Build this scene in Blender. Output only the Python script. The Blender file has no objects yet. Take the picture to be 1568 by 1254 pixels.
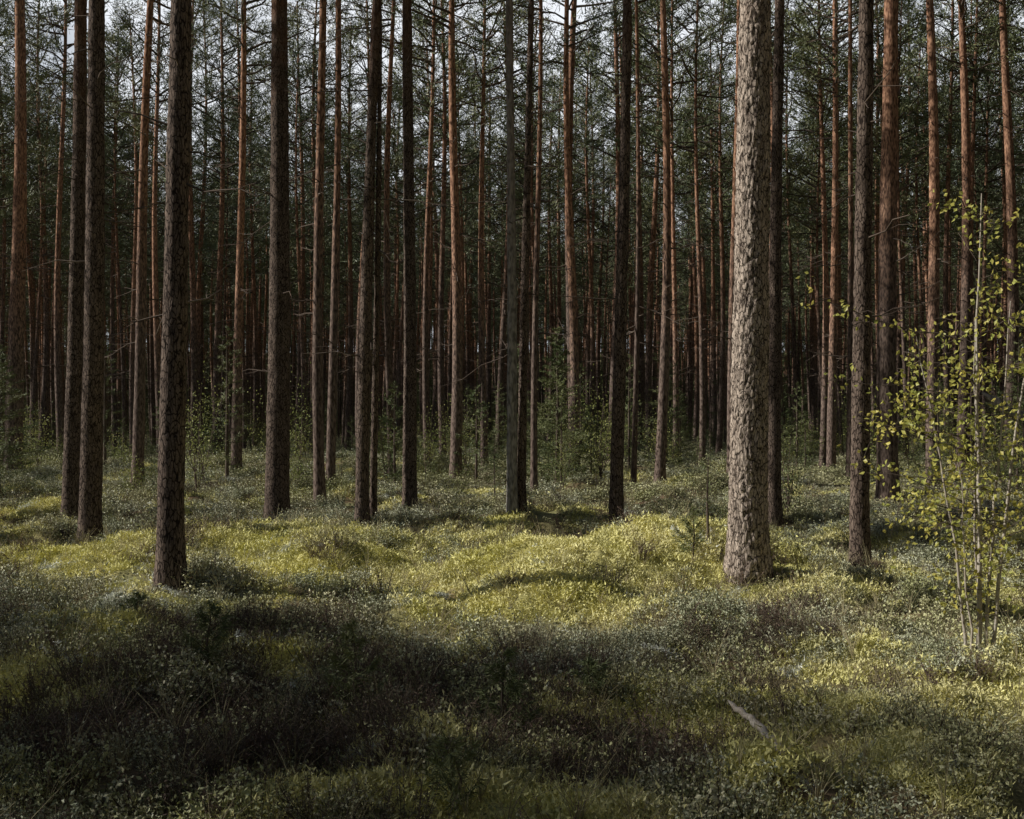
import bpy, math, random
import numpy as np
from mathutils import Vector, noise, Matrix

random.seed(11)
rng = np.random.default_rng(11)
scene = bpy.context.scene
CAM_H = 1.6
SUN_EL = math.radians(31)
SUN_AZ = math.radians(2)          # behind the pure-left direction
SH = np.array([-math.cos(SUN_AZ), math.sin(SUN_AZ)])   # horizontal direction to the sun

# ------------------------------------------------------------------ noise / terrain
T = np.random.default_rng(5).random((256, 256))
def vn(x, y, o=0):
    x = np.asarray(x, float) + o * 17.3; y = np.asarray(y, float) + o * 9.7
    xi = np.floor(x).astype(int); yi = np.floor(y).astype(int)
    fx = x - xi; fy = y - yi
    fx = fx * fx * (3 - 2 * fx); fy = fy * fy * (3 - 2 * fy)
    a = T[xi & 255, yi & 255]; b = T[(xi + 1) & 255, yi & 255]
    c = T[xi & 255, (yi + 1) & 255]; d = T[(xi + 1) & 255, (yi + 1) & 255]
    return (a * (1 - fx) + b * fx) * (1 - fy) + (c * (1 - fx) + d * fx) * fy
def gauss(x, y, cx, cy, sx, sy):
    return np.exp(-((x - cx) / sx) ** 2 - ((y - cy) / sy) ** 2)
def H0(x, y):
    x = np.asarray(x, float); y = np.asarray(y, float)
    h = 0.42 * (vn(x / 2.6, y / 2.2, 1) - 0.5) + 0.36 * (vn(x / 1.15, y / 1.0, 2) - 0.5)
    h = h * (0.5 + 0.5 * np.clip((y - 5) / 8, 0, 1))
    h += 0.36 * gauss(x, y, 0.7, 11.3, 2.3, 1.7)
    h += 0.12 * gauss(x, y, 3.0, 9.6, 1.6, 1.4)
    h += 0.12 * gauss(x, y, -3.6, 12.6, 1.6, 1.6)
    h -= 0.12 * gauss(x, y, 5.5, 15, 3, 3)
    h += np.minimum(0.0009 * np.clip(y - 95, 0, None) ** 2, 15)
    return h
def Hf(x, y):
    h = H0(x, y)
    near = np.clip(1.4 - np.asarray(y, float) / 30, 0.0, 1)
    h = h + near * (0.17 * (vn(x * 2.1, y * 2.1, 3) - .5) + 0.07 * (vn(x * 6, y * 6, 4) - .5) + 0.02 * (vn(x * 19, y * 19, 6) - .5))
    return h
def moss(x, y):
    m = 1.3 * gauss(x, y, 1.0, 10.8, 3.4, 2.3) + 1.0 * gauss(x, y, 2.2, 5.6, 2.0, 1.5) + 0.7 * gauss(x, y, -3.5, 12.5, 1.8, 1.5)
    m = m + .05 + 1.6 * (vn(x / 1.3, y / 1.3, 8) - .5) + 1.1 * (vn(x / .4, y / .4, 9) - .5) - .22 * np.clip((np.asarray(y, float) - 13) / 5, 0, 1)
    return np.clip(m, 0, 1)

# ------------------------------------------------------------------ mesh builder
class MB:
    def __init__(s): s.v = []; s.f = []; s.n = 0
    def add(s, v, f, m, smooth=False):
        s.v.append(np.asarray(v, float)); s.f.append((np.asarray(f, int) + s.n, m, smooth)); s.n += len(v)
    def merge(s, o, M, off):
        for v in [np.concatenate(o.v)]: s.v.append(v @ M.T + off)
        for f, m, q in o.f: s.f.append((f + s.n, m, q))
        s.n += o.n
    def mesh(s, name, mats):
        me = bpy.data.meshes.new(name)
        V = np.concatenate(s.v)
        me.vertices.add(len(V)); me.vertices.foreach_set('co', V.astype(np.float32).ravel())
        loops = np.concatenate([f.ravel() for f, m, q in s.f])
        tot = np.concatenate([np.full(len(f), f.shape[1]) for f, m, q in s.f])
        mi = np.concatenate([np.full(len(f), m) for f, m, q in s.f])
        sm = np.concatenate([np.full(len(f), q) for f, m, q in s.f])
        st = np.concatenate([[0], np.cumsum(tot)[:-1]])
        me.loops.add(len(loops)); me.loops.foreach_set('vertex_index', loops.astype(np.int32))
        me.polygons.add(len(tot)); me.polygons.foreach_set('loop_start', st.astype(np.int32))
        me.polygons.foreach_set('loop_total', tot.astype(np.int32))
        me.polygons.foreach_set('material_index', mi.astype(np.int32))
        me.polygons.foreach_set('use_smooth', sm.astype(bool))
        for m in mats: me.materials.append(m)
        me.update(calc_edges=True); me.validate()
        return me
def norm(a): return a / (np.linalg.norm(a, axis=-1, keepdims=True) + 1e-9)
def tube(mb, P, R, sides, mat, disp=None):
    P = np.asarray(P, float); R = np.asarray(R, float); n = len(P)
    t = norm(np.gradient(P, axis=0)); mean = norm(P[-1] - P[0])
    ref = np.array([0, 0, 1.]) if abs(mean[2]) < .85 else np.array([0, 1., 0])
    u = norm(np.cross(t, ref)); w = np.cross(t, u)
    a = np.linspace(0, 2 * math.pi, sides, endpoint=False)
    d = u[:, None] * np.cos(a)[None, :, None] + w[:, None] * np.sin(a)[None, :, None]
    rr = np.repeat(R[:, None], sides, 1)
    if disp is not None: rr = rr + disp(P[:, None] + d * R[:, None, None])
    V = (P[:, None] + d * rr[..., None]).reshape(-1, 3)
    i = np.arange(n - 1)[:, None] * sides; j = np.arange(sides)[None]; k = (j + 1) % sides
    F = np.stack([i + j, i + k, i + sides + k, i + sides + j], -1).reshape(-1, 4)
    mb.add(V, F, mat, True)
def blades(mb, C, D, L, W, mat, r=rng):
    D = norm(D); s = norm(np.cross(D, r.normal(size=C.shape)))
    V = np.stack([C - s * W[:, None] / 2, C + s * W[:, None] / 2, C + D * L[:, None]], 1).reshape(-1, 3)
    mb.add(V, np.arange(len(V)).reshape(-1, 3), mat)
def leaves(mb, C, D, L, W, mat, r=rng):
    D = norm(D); s = norm(np.cross(D, r.normal(size=C.shape))); nn = np.cross(D, s)
    l = L[:, None]; w = W[:, None]
    V = np.stack([C, C + D * l * .45 + s * w * .5 + nn * w * .15, C + D * l, C + D * l * .45 - s * w * .5 + nn * w * .15], 1).reshape(-1, 3)
    b = np.arange(len(C)) * 4
    F = np.concatenate([np.stack([b, b + 1, b + 2], 1), np.stack([b, b + 2, b + 3], 1)])
    mb.add(V, F, mat)

# ------------------------------------------------------------------ materials
class NT:
    def __init__(s, name):
        s.m = bpy.data.materials.new(name); s.m.use_nodes = True
        s.t = s.m.node_tree; s.t.nodes.clear()
    def n(s, typ, **kw):
        x = s.t.nodes.new(typ)
        for k, v in kw.items(): setattr(x, k, v)
        return x
    def l(s, a, b): s.t.links.new(a, b)
    def mix(s, f, a, b, blend='MIX'):
        x = s.t.nodes.new('ShaderNodeMix'); x.data_type = 'RGBA'; x.blend_type = blend
        for idx, val in ((0, f), (6, a), (7, b)):
            if isinstance(val, bpy.types.NodeSocket): s.l(val, x.inputs[idx])
            else: x.inputs[idx].default_value = val if idx == 0 else (*val, 1)
        return x.outputs[2]
    def mr(s, v, a, b, c=0., d=1., smooth=False):
        x = s.t.nodes.new('ShaderNodeMapRange')
        if smooth: x.interpolation_type = 'SMOOTHSTEP'
        s.l(v, x.inputs[0])
        for i, q in enumerate((a, b, c, d)): x.inputs[i + 1].default_value = q
        return x.outputs[0]
    def math(s, op, a, b):
        x = s.t.nodes.new('ShaderNodeMath'); x.operation = op
        for i, q in enumerate((a, b)):
            if isinstance(q, bpy.types.NodeSocket): s.l(q, x.inputs[i])
            else: x.inputs[i].default_value = q
        return x.outputs[0]
    def noise(s, vec, scale, detail=3, rough=.6):
        x = s.n('ShaderNodeTexNoise'); x.inputs['Scale'].default_value = scale
        x.inputs['Detail'].default_value = detail; x.inputs['Roughness'].default_value = rough
        s.l(vec, x.inputs['Vector']); return x.outputs['Fac']
    def out(s, sh):
        o = s.n('ShaderNodeOutputMaterial'); s.l(sh, o.inputs['Surface'])

def bark_mat(name, low1, low2, up1, up2, z0=2.5, z1=8., far=False):
    k = NT(name); tc = k.n('ShaderNodeTexCoord'); obj = tc.outputs['Object']
    mp = k.n('ShaderNodeMapping'); mp.inputs['Scale'].default_value = (1, 1, .3); k.l(obj, mp.inputs[0])
    sep = k.n('ShaderNodeSeparateXYZ'); k.l(obj, sep.inputs[0]); oi = k.n('ShaderNodeObjectInfo')
    if far:
        fine = k.noise(mp.outputs[0], 30, 1, .7)
        low = k.mix(k.mr(fine, .35, .65), low1, low2); up = k.mix(k.mr(fine, .35, .65), up1, up2); big = fine
    else:
        warp = k.n('ShaderNodeTexNoise'); warp.inputs['Scale'].default_value = 14; k.l(mp.outputs[0], warp.inputs['Vector'])
        va = k.n('ShaderNodeVectorMath', operation='MULTIPLY_ADD'); k.l(warp.outputs['Color'], va.inputs[0])
        va.inputs[1].default_value = (.06, .06, .06); k.l(mp.outputs[0], va.inputs[2])
        vo = k.n('ShaderNodeTexVoronoi', feature='DISTANCE_TO_EDGE'); vo.inputs['Scale'].default_value = 34; k.l(va.outputs[0], vo.inputs['Vector'])
        crack = k.mr(vo.outputs['Distance'], 0.0, 0.14, 0, 1, True)
        fine = k.noise(obj, 70, 3, .7); mid = k.noise(mp.outputs[0], 16, 3); big = k.noise(obj, 3, 2)
        low = k.mix(k.mr(k.math('ADD', mid, fine), .75, 1.2), low1, low2)
        low = k.mix(crack, tuple(c * .3 for c in low1), low)
        up = k.mix(k.mr(k.noise(mp.outputs[0], 22, 4, .7), .35, .68), up1, up2)
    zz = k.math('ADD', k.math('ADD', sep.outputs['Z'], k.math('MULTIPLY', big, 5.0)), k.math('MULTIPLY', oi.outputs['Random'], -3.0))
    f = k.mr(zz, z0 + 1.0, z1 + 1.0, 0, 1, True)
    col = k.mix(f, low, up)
    col = k.mix(k.mr(oi.outputs['Random'], 0, 1, .0, .35 if far else .0), col, tuple(c * .35 for c in low1))
    b = k.n('ShaderNodeBsdfPrincipled'); b.inputs['Roughness'].default_value = .9; b.inputs['Specular IOR Level'].default_value = .08
    k.l(col, b.inputs['Base Color'])
    if not far:
        bp = k.n('ShaderNodeBump'); bp.inputs['Strength'].default_value = .5; bp.inputs['Distance'].default_value = .006
        k.l(crack, bp.inputs['Height']); k.l(bp.outputs[0], b.inputs['Normal'])
    k.out(b.outputs[0]); return k.m

def leaf_mat(name, c1, c2, c3=None, rough=.5, tr=0., spec=.3, ns=1.2, isl=.45):
    k = NT(name); g = k.n('ShaderNodeNewGeometry'); oi = k.n('ShaderNodeObjectInfo')
    nz = k.noise(g.outputs['Position'], ns, 1)
    col = k.mix(k.mr(nz, .35, .65), c1, c2)
    if c3: col = k.mix(k.mr(oi.outputs['Random'], .55, 1.0), col, c3)
    col = k.mix(k.mr(g.outputs['Random Per Island'], 0, 1, 0, isl), col, tuple(c * .4 for c in c1))
    b = k.n('ShaderNodeBsdfPrincipled'); b.inputs['Roughness'].default_value = rough; b.inputs['Specular IOR Level'].default_value = spec
    k.l(col, b.inputs['Base Color'])
    if tr == 0: k.out(b.outputs[0]); return k.m
    t = k.n('ShaderNodeBsdfTranslucent'); k.l(col, t.inputs['Color'])
    mx = k.n('ShaderNodeMixShader'); mx.inputs[0].default_value = tr
    k.l(b.outputs[0], mx.inputs[1]); k.l(t.outputs[0], mx.inputs[2]); k.out(mx.outputs[0]); return k.m

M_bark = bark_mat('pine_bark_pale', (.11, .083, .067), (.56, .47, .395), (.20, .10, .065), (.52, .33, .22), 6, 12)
M_barkd = bark_mat('pine_bark_shaded', (.055, .040, .033), (.21, .16, .13), (.10, .045, .03), (.32, .17, .105), 6, 12)  # darker copy of the pale bark, with shade put into the colour
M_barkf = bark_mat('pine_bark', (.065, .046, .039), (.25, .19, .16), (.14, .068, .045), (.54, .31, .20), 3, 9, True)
M_gray = bark_mat('dead_bark', (.13, .12, .11), (.36, .34, .32), (.17, .14, .12), (.34, .29, .26), 2, 8, True)
M_twig = leaf_mat('dead_twigs', (.10, .075, .06), (.17, .135, .11), rough=.8, spec=.1)
M_birchbark = leaf_mat('birch_bark', (.55, .50, .43), (.38, .32, .26), rough=.7, spec=.2, ns=20)
M_needle = leaf_mat('pine_needles', (.15, .19, .08), (.27, .27, .13), (.17, .22, .14), rough=.5)
M_spruce = leaf_mat('spruce_needles', (.12, .16, .06), (.24, .26, .11), rough=.6)
M_bush = leaf_mat('bush_leaves', (.27, .32, .10), (.42, .42, .14), rough=.5, tr=.3)
M_birch = leaf_mat('birch_leaves', (.50, .54, .14), (.70, .60, .15), rough=.45, tr=.4, ns=6)
M_shrub = leaf_mat('bilberry_leaves', (.42, .44, .21), (.57, .56, .31), (.66, .62, .42), rough=.55, spec=.35)
M_shrub2 = leaf_mat('lingonberry_leaves', (.44, .47, .30), (.63, .64, .48), (.48, .46, .26), rough=.5, spec=.4)
M_heather = leaf_mat('heather', (.13, .09, .07), (.22, .15, .11), (.16, .16, .09), rough=.8)
M_moss = leaf_mat('moss_tufts', (.72, .69, .27), (.88, .83, .44), (.52, .50, .25), rough=.8, spec=.1, ns=1.3, isl=.15)
M_lichen = leaf_mat('reindeer_lichen', (.70, .72, .64), (.78, .8, .72), rough=.9, spec=.1)
M_straw = leaf_mat('dry_grass', (.5, .43, .26), (.4, .36, .2), rough=.7)

def ground_mat():
    k = NT('forest_floor'); g = k.n('ShaderNodeNewGeometry'); p = g.outputs['Position']
    at = k.n('ShaderNodeAttribute'); at.attribute_name = 'moss'
    n1 = k.noise(p, 1.1, 2); n2 = k.noise(p, 9, 3, .7); n3 = k.noise(p, 55, 2, .75)
    litter = k.mix(k.mr(n2, .35, .65), (.11, .07, .045), (.30, .20, .125))
    green = k.mix(k.mr(n2, .35, .65), (.16, .16, .07), (.32, .31, .16))
    base = k.mix(k.mr(n1, .38, .6), litter, green)
    ms = k.mix(k.mr(n2, .35, .65), (.48, .46, .16), (.72, .66, .28))
    col = k.mix(k.math('MULTIPLY', at.outputs['Fac'], k.mr(n2, .3, .55, .5, 1)), base, ms)
    col = k.mix(k.mr(n3, .3, .6, .5, 0), col, (.02, .017, .01))
    b = k.n('ShaderNodeBsdfPrincipled'); b.inputs['Roughness'].default_value = .9; b.inputs['Specular IOR Level'].default_value = .1
    k.l(col, b.inputs['Base Color'])
    bp = k.n('ShaderNodeBump'); bp.inputs['Strength'].default_value = .5; bp.inputs['Distance'].default_value = .015
    k.l(n3, bp.inputs['Height']); k.l(bp.outputs[0], b.inputs['Normal'])
    k.out(b.outputs[0]); return k.m
M_ground = ground_mat()

def link(name, me, loc=(0, 0, 0), rot=(0, 0, 0), sc=1, parent=None, coll=None):
    o = bpy.data.objects.new(name, me); o.location = loc; o.rotation_euler = rot; o.scale = (sc, sc, sc)
    (coll or scene.collection).objects.link(o)
    if parent: o.parent = parent
    return o

# ------------------------------------------------------------------ ground
def grow(a, b, d0, k):
    o = [a]
    while o[-1] < b: o.append(o[-1] + d0 + k * (o[-1] - a))
    return np.array(o)
xp = grow(0, 420, .04, .012); xs = np.concatenate([-xp[::-1], xp[1:]])
yp = grow(3, 620, .032, .0105); yb = 3 - grow(0, 80, .15, .15)[1:]
ys = np.concatenate([yb[::-1], yp])
X, Y = np.meshgrid(xs, ys)
Z = Hf(X, Y)
mb = MB(); ny, nx = X.shape
idx = np.arange(nx * ny).reshape(ny, nx)
F = np.stack([idx[:-1, :-1], idx[:-1, 1:], idx[1:, 1:], idx[1:, :-1]], -1).reshape(-1, 4)
mb.add(np.stack([X, Y, Z], -1).reshape(-1, 3), F, 0, True)
gme = mb.mesh('forest_ground', [M_ground])
at = gme.attributes.new('moss', 'FLOAT', 'POINT'); at.data.foreach_set('value', moss(X, Y).ravel().astype(np.float32))
link('forest_ground', gme)

# ------------------------------------------------------------------ pine generator
def trunk_disp(scale, amp):
    def f(P):
        sh = P.shape[:2]; q = P.reshape(-1, 3); out = np.empty(len(q))
        for i, (x, y, z) in enumerate(q):
            w = noise.noise((x * 9, y * 9, z * 4)) * .6
            d = noise.voronoi((x * scale + w, y * scale + w, z * scale * .3))[0]
            e = min(1., (d[1] - d[0]) * 2.6)
            out[i] = amp * (e - .6) + .012 * noise.noise((x * 3, y * 3, z * 1.2)) + amp * .3 * noise.noise((x * 50, y * 50, z * 30))
        return out.reshape(sh)
    return f
def crown(mb, r, h, cb, ax, r0, lmax=2.2, nb=42, nc=11, kb=16, bl=1.):
    for i in range(nb):
        u = ((i + r.random()) / nb) ** .9; z = cb + (h - cb) * u
        L = lmax * (.3 + .7 * math.sin(math.pi * min(1, u * .75 + .22))) * r.uniform(.5, 1.2)
        az = r.uniform(0, 2 * math.pi); el = math.radians(r.uniform(-5, 25) + 30 * u)
        s = np.linspace(0, 1, 5)
        d = np.array([math.cos(az), math.sin(az)])
        bend = r.uniform(-.12, .25)
        P = np.stack([ax(z)[0] + d[0] * s * L * math.cos(el), ax(z)[1] + d[1] * s * L * math.cos(el), z + s * L * math.sin(el) + bend * L * s ** 2], 1)
        P[1:-1] += r.normal(0, .05, (3, 3))
        tube(mb, P, np.linspace(.012 + .012 * L, .006, 5), 4, 2)
        n = max(4, int(nc * L / lmax * 1.2))
        t = r.uniform(.3, 1.05, n)
        C = np.stack([np.interp(t, s, P[:, a]) for a in range(3)], 1)
        side = np.array([-d[1], d[0], 0]); off = r.normal(0, .24 * L / 2 + .1, n)
        B = C.copy(); C = C + side * off[:, None] + np.array([0, 0, 1]) * r.uniform(-.1, .3, n)[:, None]
        for q in range(0, n, 2):
            tube(mb, np.array([B[q] * .8 + P[0] * .2, C[q]]), [.008, .004], 3, 2)
        CC = np.repeat(C, kb, 0); D = r.normal(size=CC.shape) + np.array([d[0] * .4, d[1] * .4, .5])
        CC = CC + r.normal(0, .09, CC.shape)
        blades(mb, CC, D, r.uniform(.12, .26, len(CC)) * bl, r.uniform(.018, .034, len(CC)) * bl, 1, r)
def dead_twigs(mb, r, z0, z1, n, ax, rf, lm=1.3, th=1.):
    for i in range(n):
        z = r.uniform(z0, z1); az = r.uniform(0, 6.283); L = lm * r.uniform(.12, 1) ** 1.5 + .08
        el = r.uniform(-.35, .4); s = np.linspace(0, 1, 5); c = ax(z)
        P = np.stack([c[0] + math.cos(az) * (s * L * math.cos(el)), c[1] + math.sin(az) * (s * L * math.cos(el)), z + s * L * math.sin(el) + r.uniform(-.2, .2) * L * s * s], 1)
        P[1:] += r.normal(0, .03 * L, (4, 3))
        tube(mb, P, np.linspace(.014, .004, 5) * th, 4, 2)
        for j in range(int(L * 3)):
            k = r.integers(1, 4); e = P[k] + np.array([math.cos(az + r.uniform(-1, 1)), math.sin(az + r.uniform(-1, 1)), r.uniform(-.4, .4)]) * L * r.uniform(.15, .4)
            tube(mb, np.array([P[k], (P[k] + e) / 2 + r.normal(0, .02, 3), e]), np.array([.007, .005, .003]) * th, 3, 2)
def pine(name, seed, h, r0, cb, near=0, lean=(0, 0), bend=.15, dead=False, twigs=22, th=1., nb=42, nc=11, kb=16, bl=1., split=False):
    r = np.random.default_rng(seed); mb = MB()
    ph = r.uniform(0, 6.28, 2); am = bend * r.uniform(.4, 1, 2)
    def ax(z):
        return np.array([lean[0] * z + am[0] * (np.sin(z * .33 + ph[0]) - math.sin(ph[0])), lean[1] * z + am[1] * (np.sin(z * .29 + ph[1]) - math.sin(ph[1]))])
    def rf(z): return r0 * (1.04 - .82 * np.clip(z / h, 0, 1.15)) + r0 * .32 * np.exp(-np.clip(z, 0, None) / .28)
    if near == 2: z = np.concatenate([np.arange(-.25, 7.2, .016), np.linspace(7.25, h, 24)]); sides = 90
    elif near == 1: z = np.concatenate([np.arange(-.25, 8.5, .04), np.linspace(8.6, h, 24)]); sides = 36
    else: z = np.concatenate([[-.3, 0, .15, .4, .8], np.linspace(1.5, h, 30)]); sides = 10
    a = np.array([ax(q) for q in z]); P = np.column_stack([a, z])
    R = rf(z)
    if not near: R = R * (1 + r.normal(0, .03, len(R)))
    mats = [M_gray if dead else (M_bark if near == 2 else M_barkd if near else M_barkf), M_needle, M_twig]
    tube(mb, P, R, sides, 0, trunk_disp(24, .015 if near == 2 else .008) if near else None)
    parts = [mb]
    if split: mb = MB(); parts.append(mb)
    if not dead: crown(mb, r, h, cb, ax, r0, nb=nb, nc=nc, kb=kb, bl=bl)
    if split: mb = MB(); parts.append(mb)
    dead_twigs(mb, r, 2.2 if near else 3, cb + 1.5, twigs, ax, rf, th=th)
    if dead: dead_twigs(mb, r, cb, h, 30, ax, rf)
    if split: return [p.mesh(name + s, mats) for p, s in zip(parts, ('_trunk', '_crown', '_twigs'))]
    return mb.mesh(name, mats)

F0 = 1681.
def locate(px, py):
    b = (px - 784) / F0; s = (py - 640) / F0
    y = 3.
    while y < 90:
        if (CAM_H - float(H0(b * y, y))) / y <= s: break
        y += .05
    return b * y, y
trees = [
 (20, 722, 25, 6, 0), (108, 795, 24, 14, 0), (137, 840, 31, 16, 0), (210, 747, 18, 34, 0), (260, 890, 37, 8, 0),
 (362, 730, 15, 8, 0), (424, 806, 34, 2, 0), (490, 775, 16, -4, 0), (506, 742, 13, 4, 0), (554, 808, 19, 22, 0), (571, 800, 10, 6, 0),
 (627, 784, 20, 2, 0), (697, 742, 17, 6, 0), (784, 794, 15, -4, 1), (798, 790, 13, 10, 0), (818, 757, 10, -2, 0),
 (880, 727, 14, 0, 0), (943, 800, 19, 10, 0), (970, 745, 8, 4, 0), (1010, 742, 15, 6, 0), (1145, 876, 54, 4, 2),
 (1186, 802, 20, 0, 0), (1316, 870, 27, 2, 0), (1360, 765, 31, -6, 0), (1428, 748, 19, -10, 0), (1474, 722, 19, -6, 0), (1300, 737, 10, 6, 0),
 (296, 702, 11, 2, 0), (332, 694, 12, 6, 0), (600, 726, 11, 8, 0), (742, 712, 11, -2, 0), (1120, 728, 12, 4, 0), (1075, 712, 9, 0, 0), (1260, 716, 11, -4, 0), (1545, 735, 18, -8, 0),(655,716,10,3,0),(1035,716,9,-3,0)]
placed = []
for i, (px, py, w, ln, kind) in enumerate(trees):
    x, y = locate(px, py)
    dia = min(w / F0 * y, .46)
    near = 2 if w > 45 else (1 if y < 19 else 0)
    r0 = dia / 2 / .95
    h = float(np.clip(19 + (dia - .25) * 14 + random.uniform(-1.5, 1.5), 15.5, 23.5))
    cb = h * .58
    nm = 'dead_pine_tree' if kind == 1 else 'pine_tree'
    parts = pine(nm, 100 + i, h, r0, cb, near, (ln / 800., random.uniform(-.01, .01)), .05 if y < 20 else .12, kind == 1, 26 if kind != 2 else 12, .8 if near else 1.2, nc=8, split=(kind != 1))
    loc = (x, y, float(H0(x, y)) - .02)
    if kind == 1: link(nm, parts, loc)
    else:
        root = link(nm, None, loc)
        for me, s in zip(parts, ('trunk', 'crown', 'dead_branches')): link(s, me, parent=root)
    placed.append((x, y))
BT = locate(1145, 876)

# ------------------------------------------------------------------ instanced forest
tg = math.tan(SUN_EL)
lit = [(bx, by, 0, .7) for bx in (-3, -1.5, 0, 1.5, 3) for by in (9.6, 11, 12.3)]
lit += [(BT[0], BT[1], z, .4) for z in (1, 2.5, 4, 5.5, 7)] + [(2.3, 5.6, 0, .6), (3.2, 7.4, 0, .6), (3.2, 7.4, 2, .6), (-4.5, 13, 0, .6), (3.8, 6.5, 0, .6), (-3, 22, 0, .6), (-8, 25, 0, .6), (-4.5, 18, 0, .6), (1, 17, 0, .4), (3, 21, 0, .6), (9, 26, 0, .6), (1, 40, 4, .3), (-6, 34, 3, .3), (10, 36, 4, .3), (4, 31, 5, .3)]
def blocks(x, y, h, cb):
    for (tx, ty, tz, tr) in lit:
        dx, dy = x - tx, y - ty
        t = dx * SH[0] + dy * SH[1]
        if t <= 0: continue
        p = abs(dx * SH[1] - dy * SH[0]); z = tz + t * tg
        if cb * .9 - 1.2 < z < h * 1.12 + 1 and p < tr + 2.0: return True
    return False
variants = []; specs = []
for v in range(9):
    h = [18, 20, 17, 21, 19, 16, 20, 18.5, 15][v]; rr = [.12, .15, .10, .16, .13, .085, .14, .115, .07][v]
    cb = h * [.55, .58, .52, .56, .6, .55, .5, .62, .5][v]
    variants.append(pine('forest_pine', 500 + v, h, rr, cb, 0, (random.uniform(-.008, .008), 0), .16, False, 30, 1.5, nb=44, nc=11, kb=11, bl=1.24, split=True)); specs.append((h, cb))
forest = bpy.data.objects.new('distant_pine_forest', None); scene.collection.objects.link(forest)
cell = {}
def ok(x, y, md):
    ci, cj = int(x // 3), int(y // 3)
    for a in (-1, 0, 1):
        for b in (-1, 0, 1):
            for (u, v) in cell.get((ci + a, cj + b), ()):
                if (u - x) ** 2 + (v - y) ** 2 < md * md: return False
    return True
def put(x, y): cell.setdefault((int(x // 3), int(y // 3)), []).append((x, y))
for p in placed: put(*p)
cnt = 0
def addtree(x, y, v=None):
    global cnt
    v = random.randrange(9) if v is None else v
    s = random.uniform(.88, 1.12)
    rot = (random.uniform(-.012, .012), random.uniform(-.012, .012), random.uniform(0, 6.28)); loc = (x, y, float(H0(x, y)) - .03)
    for me, nm in zip(variants[v], ('trunk', 'crown', 'twigs')):
        if nm == 'twigs' and y > 90: continue
        link(nm, me, loc, rot, s, forest)
    put(x, y); cnt += 1
# unseen pines added to shade the floor; last row fills gaps in the canopy
for (x, y) in [(-31, 3.4), (-32.6, 5.2), (-32, 7.0), (-33.5, 3.6), (-34.5, 6.2), (-36, 4.6), (-33.6, 8.4), (-36.5, 8.0), (-31.5, 1.6), (-31.4, 5.9), (-35, 2.4), (-33.4, 6.9), (-32.2, 4.3), (-35.2, 9.0), (-34.6, 7.6), (-30.6, 4.6),
               (-12.2, 14.2), (-11.6, 16.4), (-13.2, 18.6), (-14.4, 15.2), (-11.2, 20.0), (-15.5, 17.4),
               (-14.5, 42), (-16.6, 46), (-18.6, 50), (-15.8, 38.5), (3.3, 47), (3.0, 52), (-12.8, 40), (-19.5, 45.5)]:
    if ok(x, y, .9): addtree(x, y, random.choice((0, 1, 4, 6)))
for _ in range(14000):
    y = random.uniform(-35, 180); x = random.uniform(-110, 110)
    outer = -75 < x < -46 and y < 50  # unseen belt of pines added to block low sky light
    if not outer:
        if y < 8:
            if x < -14 or x > 40: continue
        elif x < -(.48 * y + 16) or x > .48 * y + 24: continue
    inv = y > 0 and abs(x) < .47 * y + 1.2
    if random.random() > (.57 if inv else ((.3 if y < 14 else .42) if x < 0 and y > 0 and not outer else .55)): continue
    if inv and y < 33: continue
    if x * x + y * y < 49: continue
    if not ok(x, y, 1.6): continue
    v = random.randrange(9)
    if y > -2 and blocks(x, y, *specs[v]): continue
    addtree(x, y, v)

# ------------------------------------------------------------------ small plants (sources)
def stem_plant(r, n, hh, spread, lf, ln, w=.5, up=.5, leafy=True, bladed=False):
    mb = MB()
    for i in range(n):
        az = r.uniform(0, 6.28); rad = r.uniform(0, spread); lean = r.uniform(.1, .7)
        h = hh * r.uniform(.55, 1.1); s = np.array([0, 1.])
        b = np.array([math.cos(az) * rad, math.sin(az) * rad, -.02])
        P = b + np.stack([math.cos(az) * s * h * lean, math.sin(az) * s * h * lean, s * h], 1)
        tube(mb, P, np.array([.002, .001]), 3, 1)
        t = r.uniform(.2, 1.02, ln); C = np.stack([np.interp(t, s, P[:, a]) for a in range(3)], 1) + r.normal(0, .012 if leafy else .005, (ln, 3))
        D = r.normal(size=C.shape); D[:, 2] = D[:, 2] * .6 + up
        L = r.uniform(.7, 1.25, ln) * lf
        if bladed: blades(mb, C, D, L, L * w, 0, r)
        else: leaves(mb, C, D, L, L * w, 0, r)
    return mb
def patch(r, srcs, n, rad, smin=.6, smax=1.25):
    P = MB()
    for i in range(n):
        a = r.uniform(0, 6.28); q = rad * math.sqrt(r.random()); s = r.uniform(smin, smax); t = r.uniform(0, 6.28)
        tx, ty = r.normal(0, .25, 2)
        M = np.array(Matrix.Rotation(t, 3, 'Z') @ Matrix.Rotation(tx, 3, 'X') @ Matrix.Rotation(ty, 3, 'Y')) * s
        P.merge(srcs[r.integers(len(srcs))], M, np.array([q * math.cos(a), q * math.sin(a), r.uniform(-.02, .01)]))
    return P
def src(name, defs):
    c = bpy.data.collections.new(name)
    for i, (mb, mats) in enumerate(defs):
        me = mb.mesh(name + '_part', mats); o = bpy.data.objects.new('%s_%02d' % (name, i), me); c.objects.link(o)
    return c
R = np.random.default_rng(77)
sA = [stem_plant(R, 12, .11, .09, .018, 12, .6) for _ in range(4)]
sB = [stem_plant(R, 12, .085, .10, .017, 12, .55) for _ in range(4)]
c_shrub = src('shrub_sources', [(patch(R, sA, 11, .24), [M_shrub, M_twig]) for _ in range(4)] + [(patch(R, sB, 11, .24), [M_shrub2, M_twig]) for _ in range(4)])
sH = [stem_plant(R, 12, .2, .06, .016, 22, .3, .8, False, True) for _ in range(3)]
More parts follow.
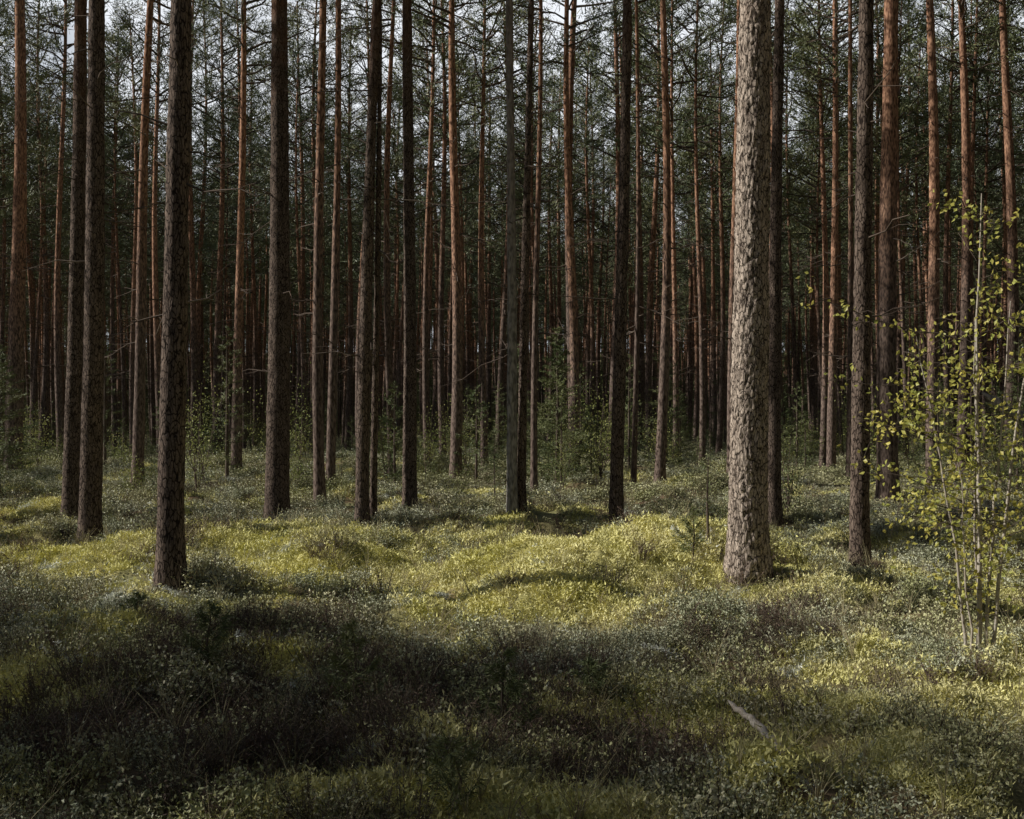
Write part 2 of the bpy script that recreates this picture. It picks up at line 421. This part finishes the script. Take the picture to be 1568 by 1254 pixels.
c_heath = src('heather_sources', [(patch(R, sH, 5, .18), [M_heather, M_twig]) for _ in range(3)])
def mosstuft(r, k=1.):
    mb = MB(); n = 90; C = np.column_stack([r.normal(0, .045, n), r.normal(0, .045, n), r.uniform(-.015, .008, n)])
    D = r.normal(0, .7, (n, 3)); D[:, 2] = .8
    blades(mb, C, D, r.uniform(.015, .03, n) * k, r.uniform(.006, .012, n), 0, r); return mb
sM = [mosstuft(R) for _ in range(4)]; sL = [mosstuft(R, 1.2) for _ in range(3)]
c_moss = src('moss_sources', [(patch(R, sM, 12, .17), [M_moss]) for _ in range(5)])
c_lich = src('lichen_sources', [(patch(R, sL, 5, .09), [M_lichen]) for _ in range(4)])
def grass(r):
    mb = MB(); n = 9
    for i in range(n):
        az = r.uniform(0, 6.28); h = r.uniform(.12, .3); s = np.linspace(0, 1, 4); ln = r.uniform(.2, .8)
        P = np.stack([math.cos(az) * s ** 1.7 * h * ln, math.sin(az) * s ** 1.7 * h * ln, s * h], 1)
        tube(mb, P, np.linspace(.0022, .0008, 4), 3, 0)
    return mb
c_grass = src('grass_sources', [(grass(R), [M_straw]) for _ in range(3)])

def spruce(r, h, w, droop=.25, dens=1., thick=1., ndl=1.):
    mb = MB(); tube(mb, [[0, 0, -.1], [r.normal(0, .02), 0, h * .5], [0, 0, h]], [.012 * h + .004, .008 * h + .003, .002], 6, 0)
    nb = int(26 * h ** .6 * dens); big = h > 1
    for i in range(nb):
        u = (i + .5) / nb; z = h * (.06 + .92 * u); L = w * (1 - u) ** .8 * r.uniform(.55, 1.15) + .06 * min(h, 1)
        az = r.uniform(0, 6.28); s = np.linspace(0, 1, 4)
        P = np.stack([math.cos(az) * s * L, math.sin(az) * s * L, z + s * L * (.25 - droop) + .18 * L * s * s], 1)
        tube(mb, P, np.linspace(.006, .002, 4) * (1 if big else .5), 3, 0)
        n = int((70 * L + 12) * thick); t = r.uniform(.1, 1.05, n); C = np.stack([np.interp(t, s, P[:, a]) for a in range(3)], 1)
        C += r.normal(0, .05 * L + .008, C.shape) * (1.2 - t)[:, None]
        D = r.normal(size=C.shape) * .7 + np.array([math.cos(az), math.sin(az), .15])
        blades(mb, C, D, r.uniform(.05, .1, n) * (1 if big else .6) * ndl, r.uniform(.008, .015, n) * (1 if big else .4) * ndl, 1, r)
    return mb
def bush(r, h, w, n=7, nl=60, lf=.05):
    mb = MB()
    for i in range(n):
        az = r.uniform(0, 6.28); hh = h * r.uniform(.5, 1); s = np.linspace(0, 1, 6); sp = w * r.uniform(.2, 1)
        P = np.stack([math.cos(az) * s ** 1.4 * sp, math.sin(az) * s ** 1.4 * sp, s * hh - .05], 1) + r.normal(0, .02, (6, 3))
        tube(mb, P, np.linspace(.009, .002, 6), 4, 0)
        t = r.uniform(.25, 1, nl); C = np.stack([np.interp(t, s, P[:, a]) for a in range(3)], 1) + r.normal(0, .11 * h ** .5, (nl, 3))
        leaves(mb, C, r.normal(size=C.shape) + [0, 0, .2], r.uniform(.6, 1.2, nl) * lf, r.uniform(.4, .7, nl) * lf, 1, r)
    return mb
und = [(spruce(R, 2.4, .7, thick=1.5), [M_twig, M_spruce]), (spruce(R, 1.3, .5), [M_twig, M_spruce]), (spruce(R, 3.4, .8, thick=1.5), [M_twig, M_spruce]),
       (bush(R, 1.6, .5), [M_twig, M_bush]), (bush(R, 2.6, .7, 7, 90), [M_twig, M_bush]), (bush(R, .9, .4), [M_twig, M_bush])]
c_und = src('sapling_sources', und)
c_spr = src('spruce_sources', [(spruce(R, 3.2, .9, dens=1.2), [M_twig, M_spruce]), (spruce(R, 3.4, 1.1, dens=1.2), [M_twig, M_spruce])])

def scatter(name, pts, rot, scl, idx, coll):
    me = bpy.data.meshes.new(name); me.vertices.add(len(pts)); me.vertices.foreach_set('co', pts.astype(np.float32).ravel())
    a = me.attributes.new('rot', 'FLOAT_VECTOR', 'POINT'); a.data.foreach_set('vector', rot.astype(np.float32).ravel())
    a = me.attributes.new('scl', 'FLOAT', 'POINT'); a.data.foreach_set('value', scl.astype(np.float32))
    a = me.attributes.new('idx', 'INT', 'POINT'); a.data.foreach_set('value', idx.astype(np.int32))
    o = link(name, me)
    g = bpy.data.node_groups.new(name, 'GeometryNodeTree')
    g.interface.new_socket('Geometry', in_out='INPUT', socket_type='NodeSocketGeometry')
    g.interface.new_socket('Geometry', in_out='OUTPUT', socket_type='NodeSocketGeometry')
    N = g.nodes; gi = N.new('NodeGroupInput'); go = N.new('NodeGroupOutput'); ip = N.new('GeometryNodeInstanceOnPoints')
    ci = N.new('GeometryNodeCollectionInfo'); ci.inputs['Collection'].default_value = coll
    ci.inputs['Separate Children'].default_value = True; ci.inputs['Reset Children'].default_value = True
    ip.inputs['Pick Instance'].default_value = True
    def na(nm, ty):
        q = N.new('GeometryNodeInputNamedAttribute'); q.data_type = ty; q.inputs['Name'].default_value = nm
        return [s for s in q.outputs if s.enabled and s.name == 'Attribute'][0]
    L = g.links
    L.new(gi.outputs[0], ip.inputs['Points']); L.new(ci.outputs[0], ip.inputs['Instance'])
    L.new(na('idx', 'INT'), ip.inputs['Instance Index']); L.new(na('rot', 'FLOAT_VECTOR'), ip.inputs['Rotation'])
    L.new(na('scl', 'FLOAT'), ip.inputs['Scale']); L.new(ip.outputs[0], go.inputs[0])
    m = o.modifiers.new('scatter', 'NODES'); m.node_group = g
    return o
def sample(n, y0, y1, p, slope=.5, marg=1.6):
    yy = np.linspace(y0, y1, 800); pdf = (slope * yy + marg) * (1 / np.maximum(yy, 6)) ** p
    cdf = np.cumsum(pdf); cdf /= cdf[-1]
    y = np.interp(rng.random(n), cdf, yy); x = rng.uniform(-1, 1, n) * (slope * y + marg)
    return x, y
def go(name, x, y, s, nvar, coll, dz=0, idx=None, align=True):
    n = len(x); pts = np.column_stack([x, y, Hf(x, y) + dz]); e = .12
    gx = (Hf(x + e, y) - Hf(x - e, y)) / (2 * e); gy = (Hf(x, y + e) - Hf(x, y - e)) / (2 * e)
    rot = np.zeros((n, 3)); sp = rng.uniform(0, 6.28, n)
    if align:
        for i in range(n):
            q = Vector((-gx[i], -gy[i], 1)).to_track_quat('Z', 'Y').to_matrix() @ Matrix.Rotation(sp[i], 3, 'Z')
            rot[i] = q.to_euler()
    else: rot[:, 2] = sp
    scatter(name, pts, rot, s, rng.integers(0, nvar, n) if idx is None else idx, coll)
SX, SY = locate(1160, 1160)

x, y = sample(9500, 3.0, 70, 1.2)
m = moss(x, y); cl = vn(x / .7, y / .7, 12)
dark = gauss(x, y, -2.6, 5.2, 1.6, 1.4)
keep = (rng.random(len(x)) < np.clip(1.0 - 1.05 * m - .4 * dark, .05, 1) * (.1 + 1.1 * cl)) & (np.hypot(x - SX, (y - SY) * .6) > .5)
x, y, m = x[keep], y[keep], m[keep]
kind = vn(x / 1.7, y / 1.7, 14) + rng.normal(0, .12, len(x))
idx = np.where(kind > .5, rng.integers(0, 4, len(x)), rng.integers(4, 8, len(x)))
go('bilberry_shrubs', x, y, rng.uniform(.75, 1.2, len(x)) * np.clip(.85 + .035 * y, .95, 2.2) * (1 - .3 * m), 8, c_shrub, 0, idx)
x, y = sample(11000, 3.0, 34, 1.4)
keep = rng.random(len(x)) < np.clip(moss(x, y) * 1.2 + .08, 0, 1); x, y = x[keep], y[keep]
go('moss_carpet', x, y, rng.uniform(.8, 1.4, len(x)) * np.clip(.75 + .04 * y, 1, 2), 5, c_moss)
x, y = sample(7000, 3.0, 30, 1.4)
keep = (vn(x / .5, y / .5, 41) + .5 * vn(x / .12, y / .12, 42)) > 1.0; x, y = x[keep], y[keep]
go('reindeer_lichen', x, y, rng.uniform(.5, 1.2, len(x)) * np.clip(.7 + .04 * y, 1, 2), 4, c_lich, .01)
x, y = sample(3800, 3.0, 30, 1.4)
keep = rng.random(len(x)) < np.clip(.12 + .9 * gauss(x, y, -2.6, 5.0, 2.2, 1.4) + .6 * (vn(x / 2, y / 2, 20) > .66), 0, 1) * (1 - .6 * moss(x, y)); x, y = x[keep], y[keep]
go('heather_plants', x, y, rng.uniform(.6, 1.2, len(x)), 3, c_heath)
x, y = sample(3000, 3.0, 30, 1.2)
go('dry_grass_tufts', x, y, rng.uniform(.5, 1.2, len(x)), 3, c_grass)
x, y = sample(1100, 21, 110, .9, .5, 6)
keep = vn(x / 7, y / 7, 31) > .33; x, y = x[keep], y[keep]
go('understory_saplings', x, y, rng.uniform(.4, 1.15, len(x)), 6, c_und, align=False)
x, y = sample(900, 95, 190, -.3, .5, 10)
go('distant_spruce_thicket', x, y, rng.uniform(1.4, 3.8, len(x)), 2, c_spr, align=False)

# ------------------------------------------------------------------ individual young plants
def at_ground(px, py):
    x, y = locate(px, py); return (x, y, float(Hf(x, y)) - .01)
R2 = np.random.default_rng(3)
link('young_spruce_tree', spruce(R2, 3.9, 1.0, dens=2., thick=2.5).mesh('young_spruce_tree', [M_twig, M_spruce]), at_ground(852, 745))
link('young_spruce_tree', spruce(R2, 3.2, 1.0, dens=1.6, thick=2).mesh('young_spruce_tree', [M_twig, M_spruce]), at_ground(-2, 765))
link('young_spruce_tree', spruce(R2, 1.8, .6, dens=1.6, thick=2).mesh('young_spruce_tree', [M_twig, M_spruce]), at_ground(905, 735))
link('juniper_bush', bush(R2, 1.7, .45, 8, 80, .045).mesh('juniper_bush', [M_twig, M_spruce]), at_ground(1205, 790))
link('juniper_bush', spruce(R2, .9, .28, droop=0).mesh('juniper_bush', [M_twig, M_spruce]), at_ground(1085, 835))
for (px, py, hh) in [(590, 735, 2.4), (655, 730, 2.0), (715, 725, 2.3), (460, 720, 2.2), (1240, 725, 1.8), (60, 720, 2.5), (925, 722, 2.0)]:
    link('rowan_sapling', bush(R2, hh, .6, 8, 80, .055).mesh('rowan_sapling', [M_twig, M_bush]), at_ground(px, py))
for (px, py, hh) in [(540, 1110, .5), (772, 1130, .5), (325, 1060, .45), (1060, 860, .5), (215, 960, .3), (900, 1090, .25), (690, 1250, .3)]:
    link('pine_seedling', spruce(R2, hh, .15, droop=-.5, dens=1.3, thick=2.5, ndl=1.3).mesh('pine_seedling', [M_twig, M_spruce]), at_ground(px, py))

def birch():
    r = np.random.default_rng(21); mb = MB()
    C = []
    def leafrun(P, n):
        s = np.linspace(0, 1, len(P)); t = r.uniform(.2, 1, n)
        C.append(np.stack([np.interp(t, s, P[:, a]) for a in range(3)], 1) + r.normal(0, .035, (n, 3)))
    for (dx, dy, h, rr, bx) in [(.0, .0, 3.2, .019, 0), (-.35, .1, 2.2, .012, -.06), (.22, .1, 2.5, .013, .05), (-.15, -.2, 1.4, .009, -.03), (.35, -.1, 3.0, .014, .1), (.06,.2,2.4,.011,.02)]:
        s = np.linspace(0, 1, 12)
        P = np.stack([bx + dx * s ** 1.3, dy * s, s * h - .05], 1) + np.cumsum(r.normal(0, .010, (12, 3)), 0)
        tube(mb, P, rr * (1 - .85 * s) + .001, 7, 0)
        for i in range(int(6.5 * h)):
            t = r.uniform(.2, .98); c = np.array([np.interp(t, s, P[:, a]) for a in range(3)])
            az = r.uniform(0, 6.28); L = r.uniform(.3, .8) * (1.15 - .6 * t) * h / 2.4; q = np.linspace(0, 1, 6)
            B = c + np.stack([math.cos(az) * q * L, math.sin(az) * q * L, q * L * r.uniform(.1, .6) - .15 * q * q * L], 1) + r.normal(0, .008, (6, 3))
            tube(mb, B, np.linspace(.0035, .0012, 6), 3, 2)
            leafrun(B, int(17 * L) + 3)
            for j in range(3):
                k = r.integers(1, 5); e = B[k] + r.normal(0, .13, 3) + [0, 0, .02]
                tw = np.array([B[k], (B[k] + e) / 2, e]); tube(mb, tw, [.002, .0015, .001], 3, 2); leafrun(tw, 6)
    for (z0, L, zz) in [(2.15, 1.0, .3), (1.8, .85, .1), (1.5, .75, .12), (1.2, .6, .05)]:
        q = np.linspace(0, 1, 8); B = np.stack([-.12 - q * L, .1 * q, z0 + zz * q], 1) + r.normal(0, .012, (8, 3))
        tube(mb, B, np.linspace(.005, .0015, 8), 4, 2); leafrun(B, 15)
        for j in range(8):
            k = r.integers(2, 8); e = B[k] + r.normal(0, .11, 3); tw = np.array([B[k], (B[k] + e) / 2, e]); tube(mb, tw, [.002, .0015, .001], 3, 2); leafrun(tw, 5)
    CC = np.concatenate(C); D = r.normal(size=CC.shape); D[:, 2] -= .4
    leaves(mb, CC, D, r.uniform(.028, .048, len(CC)), r.uniform(.02, .034, len(CC)), 1, r)
    return mb.mesh('birch_sapling', [M_birchbark, M_birch, M_twig])
link('birch_sapling', birch(), at_ground(1497, 1000))

def stick(name, P, R0, mat, n=14, disp=.006):
    r = np.random.default_rng(4); P = np.asarray(P, float); s = np.linspace(0, 1, len(P)); t = np.linspace(0, 1, n)
    Q = np.stack([np.interp(t, s, P[:, a]) for a in range(3)], 1) + r.normal(0, disp, (n, 3))
    RR = np.interp(t, np.linspace(0, 1, len(R0)), R0) * (1 + r.normal(0, .08, n)); RR[0] *= .3; RR[-1] *= .3
    mb = MB(); tube(mb, Q, RR, 10, 0)
    for k in (n // 3, n * 2 // 3): tube(mb, np.array([Q[k], Q[k] + r.normal(0, R0[0] * 3, 3) + [0, 0, R0[0] * 2]]), [R0[0] * .35, R0[0] * .15], 5, 0)
    return link(name, mb.mesh(name, [mat]))
a = at_ground(1122, 1128); b = at_ground(1200, 1196)
tt = np.linspace(0, 1, 9); lx = a[0] + (b[0] - a[0]) * tt; ly = a[1] + (b[1] - a[1]) * tt
lz = float(np.max(Hf(lx, ly))) + .03
stick('fallen_branch', [[a[0] - .02, a[1], lz + .03], [(a[0] + b[0]) / 2 + .02, (a[1] + b[1]) / 2, lz + .01], [b[0], b[1], lz]], [.012, .02, .024], M_birchbark, 16, .004)
stick('fallen_log', [[6.0, 14, 1.9], [7.6, 13.9, .95], [9.3, 13.7, .0]], [.05, .09, .12], M_gray, 20, .015)

# ------------------------------------------------------------------ light, sky (cloud kept low and ahead of camera to hold ambient light down, blue elsewhere)
w = bpy.data.worlds.new('World'); scene.world = w; w.use_nodes = True
nt = w.node_tree; nt.nodes.clear()
sky = nt.nodes.new('ShaderNodeTexSky'); sky.sky_type = 'NISHITA'; sky.sun_disc = False
sky.sun_elevation = SUN_EL; sky.sun_rotation = math.atan2(SH[0], SH[1])
tc = nt.nodes.new('ShaderNodeTexCoord'); nz = nt.nodes.new('ShaderNodeTexNoise'); nz.inputs['Scale'].default_value = 5; nz.inputs['Detail'].default_value = 3
nt.links.new(tc.outputs['Generated'], nz.inputs['Vector'])
def mrn(sock, a, b, c, d_):
    q = nt.nodes.new('ShaderNodeMapRange'); nt.links.new(sock, q.inputs[0])
    for i, v in enumerate((a, b, c, d_)): q.inputs[i + 1].default_value = v
    return q.outputs[0]
def mul(a, b):
    q = nt.nodes.new('ShaderNodeMath'); q.operation = 'MULTIPLY'; nt.links.new(a, q.inputs[0]); nt.links.new(b, q.inputs[1]); return q.outputs[0]
sp = nt.nodes.new('ShaderNodeSeparateXYZ'); nt.links.new(tc.outputs['Generated'], sp.inputs[0])
fac = mul(mul(mrn(nz.outputs['Fac'], .3, .44, .3, 1), mrn(sp.outputs['Z'], .38, .48, 1, 0)), mrn(sp.outputs['Y'], .5, .75, 0, 1))
mx = nt.nodes.new('ShaderNodeMix'); mx.data_type = 'RGBA'; nt.links.new(fac, mx.inputs[0]); nt.links.new(sky.outputs[0], mx.inputs[6]); mx.inputs[7].default_value = (18.5, 19.3, 20.5, 1)
bg = nt.nodes.new('ShaderNodeBackground'); bg.inputs['Strength'].default_value = .05; nt.links.new(mx.outputs[2], bg.inputs[0])
ow = nt.nodes.new('ShaderNodeOutputWorld'); nt.links.new(bg.outputs[0], ow.inputs[0])
sl = bpy.data.lights.new('sun', 'SUN'); sl.energy = 5; sl.angle = math.radians(.5); sl.color = (1, .95, .86)
so = bpy.data.objects.new('sun', sl); scene.collection.objects.link(so)
d = Vector((SH[0] * math.cos(SUN_EL), SH[1] * math.cos(SUN_EL), math.sin(SUN_EL)))
so.rotation_euler = d.to_track_quat('Z', 'Y').to_euler(); so.location = (-20, 5, 30)

cam = bpy.data.cameras.new('camera'); cam.lens = 36 * 1681 / 1568.; cam.sensor_width = 36; cam.shift_y = .0083; cam.clip_end = 2000; cam.clip_start = .05
co = bpy.data.objects.new('camera', cam); co.location = (0, 0, CAM_H); co.rotation_euler = (math.radians(90), 0, 0); scene.collection.objects.link(co)
scene.camera = co
scene.view_settings.view_transform = 'Standard'; scene.view_settings.look = 'None'; scene.view_settings.exposure = 0
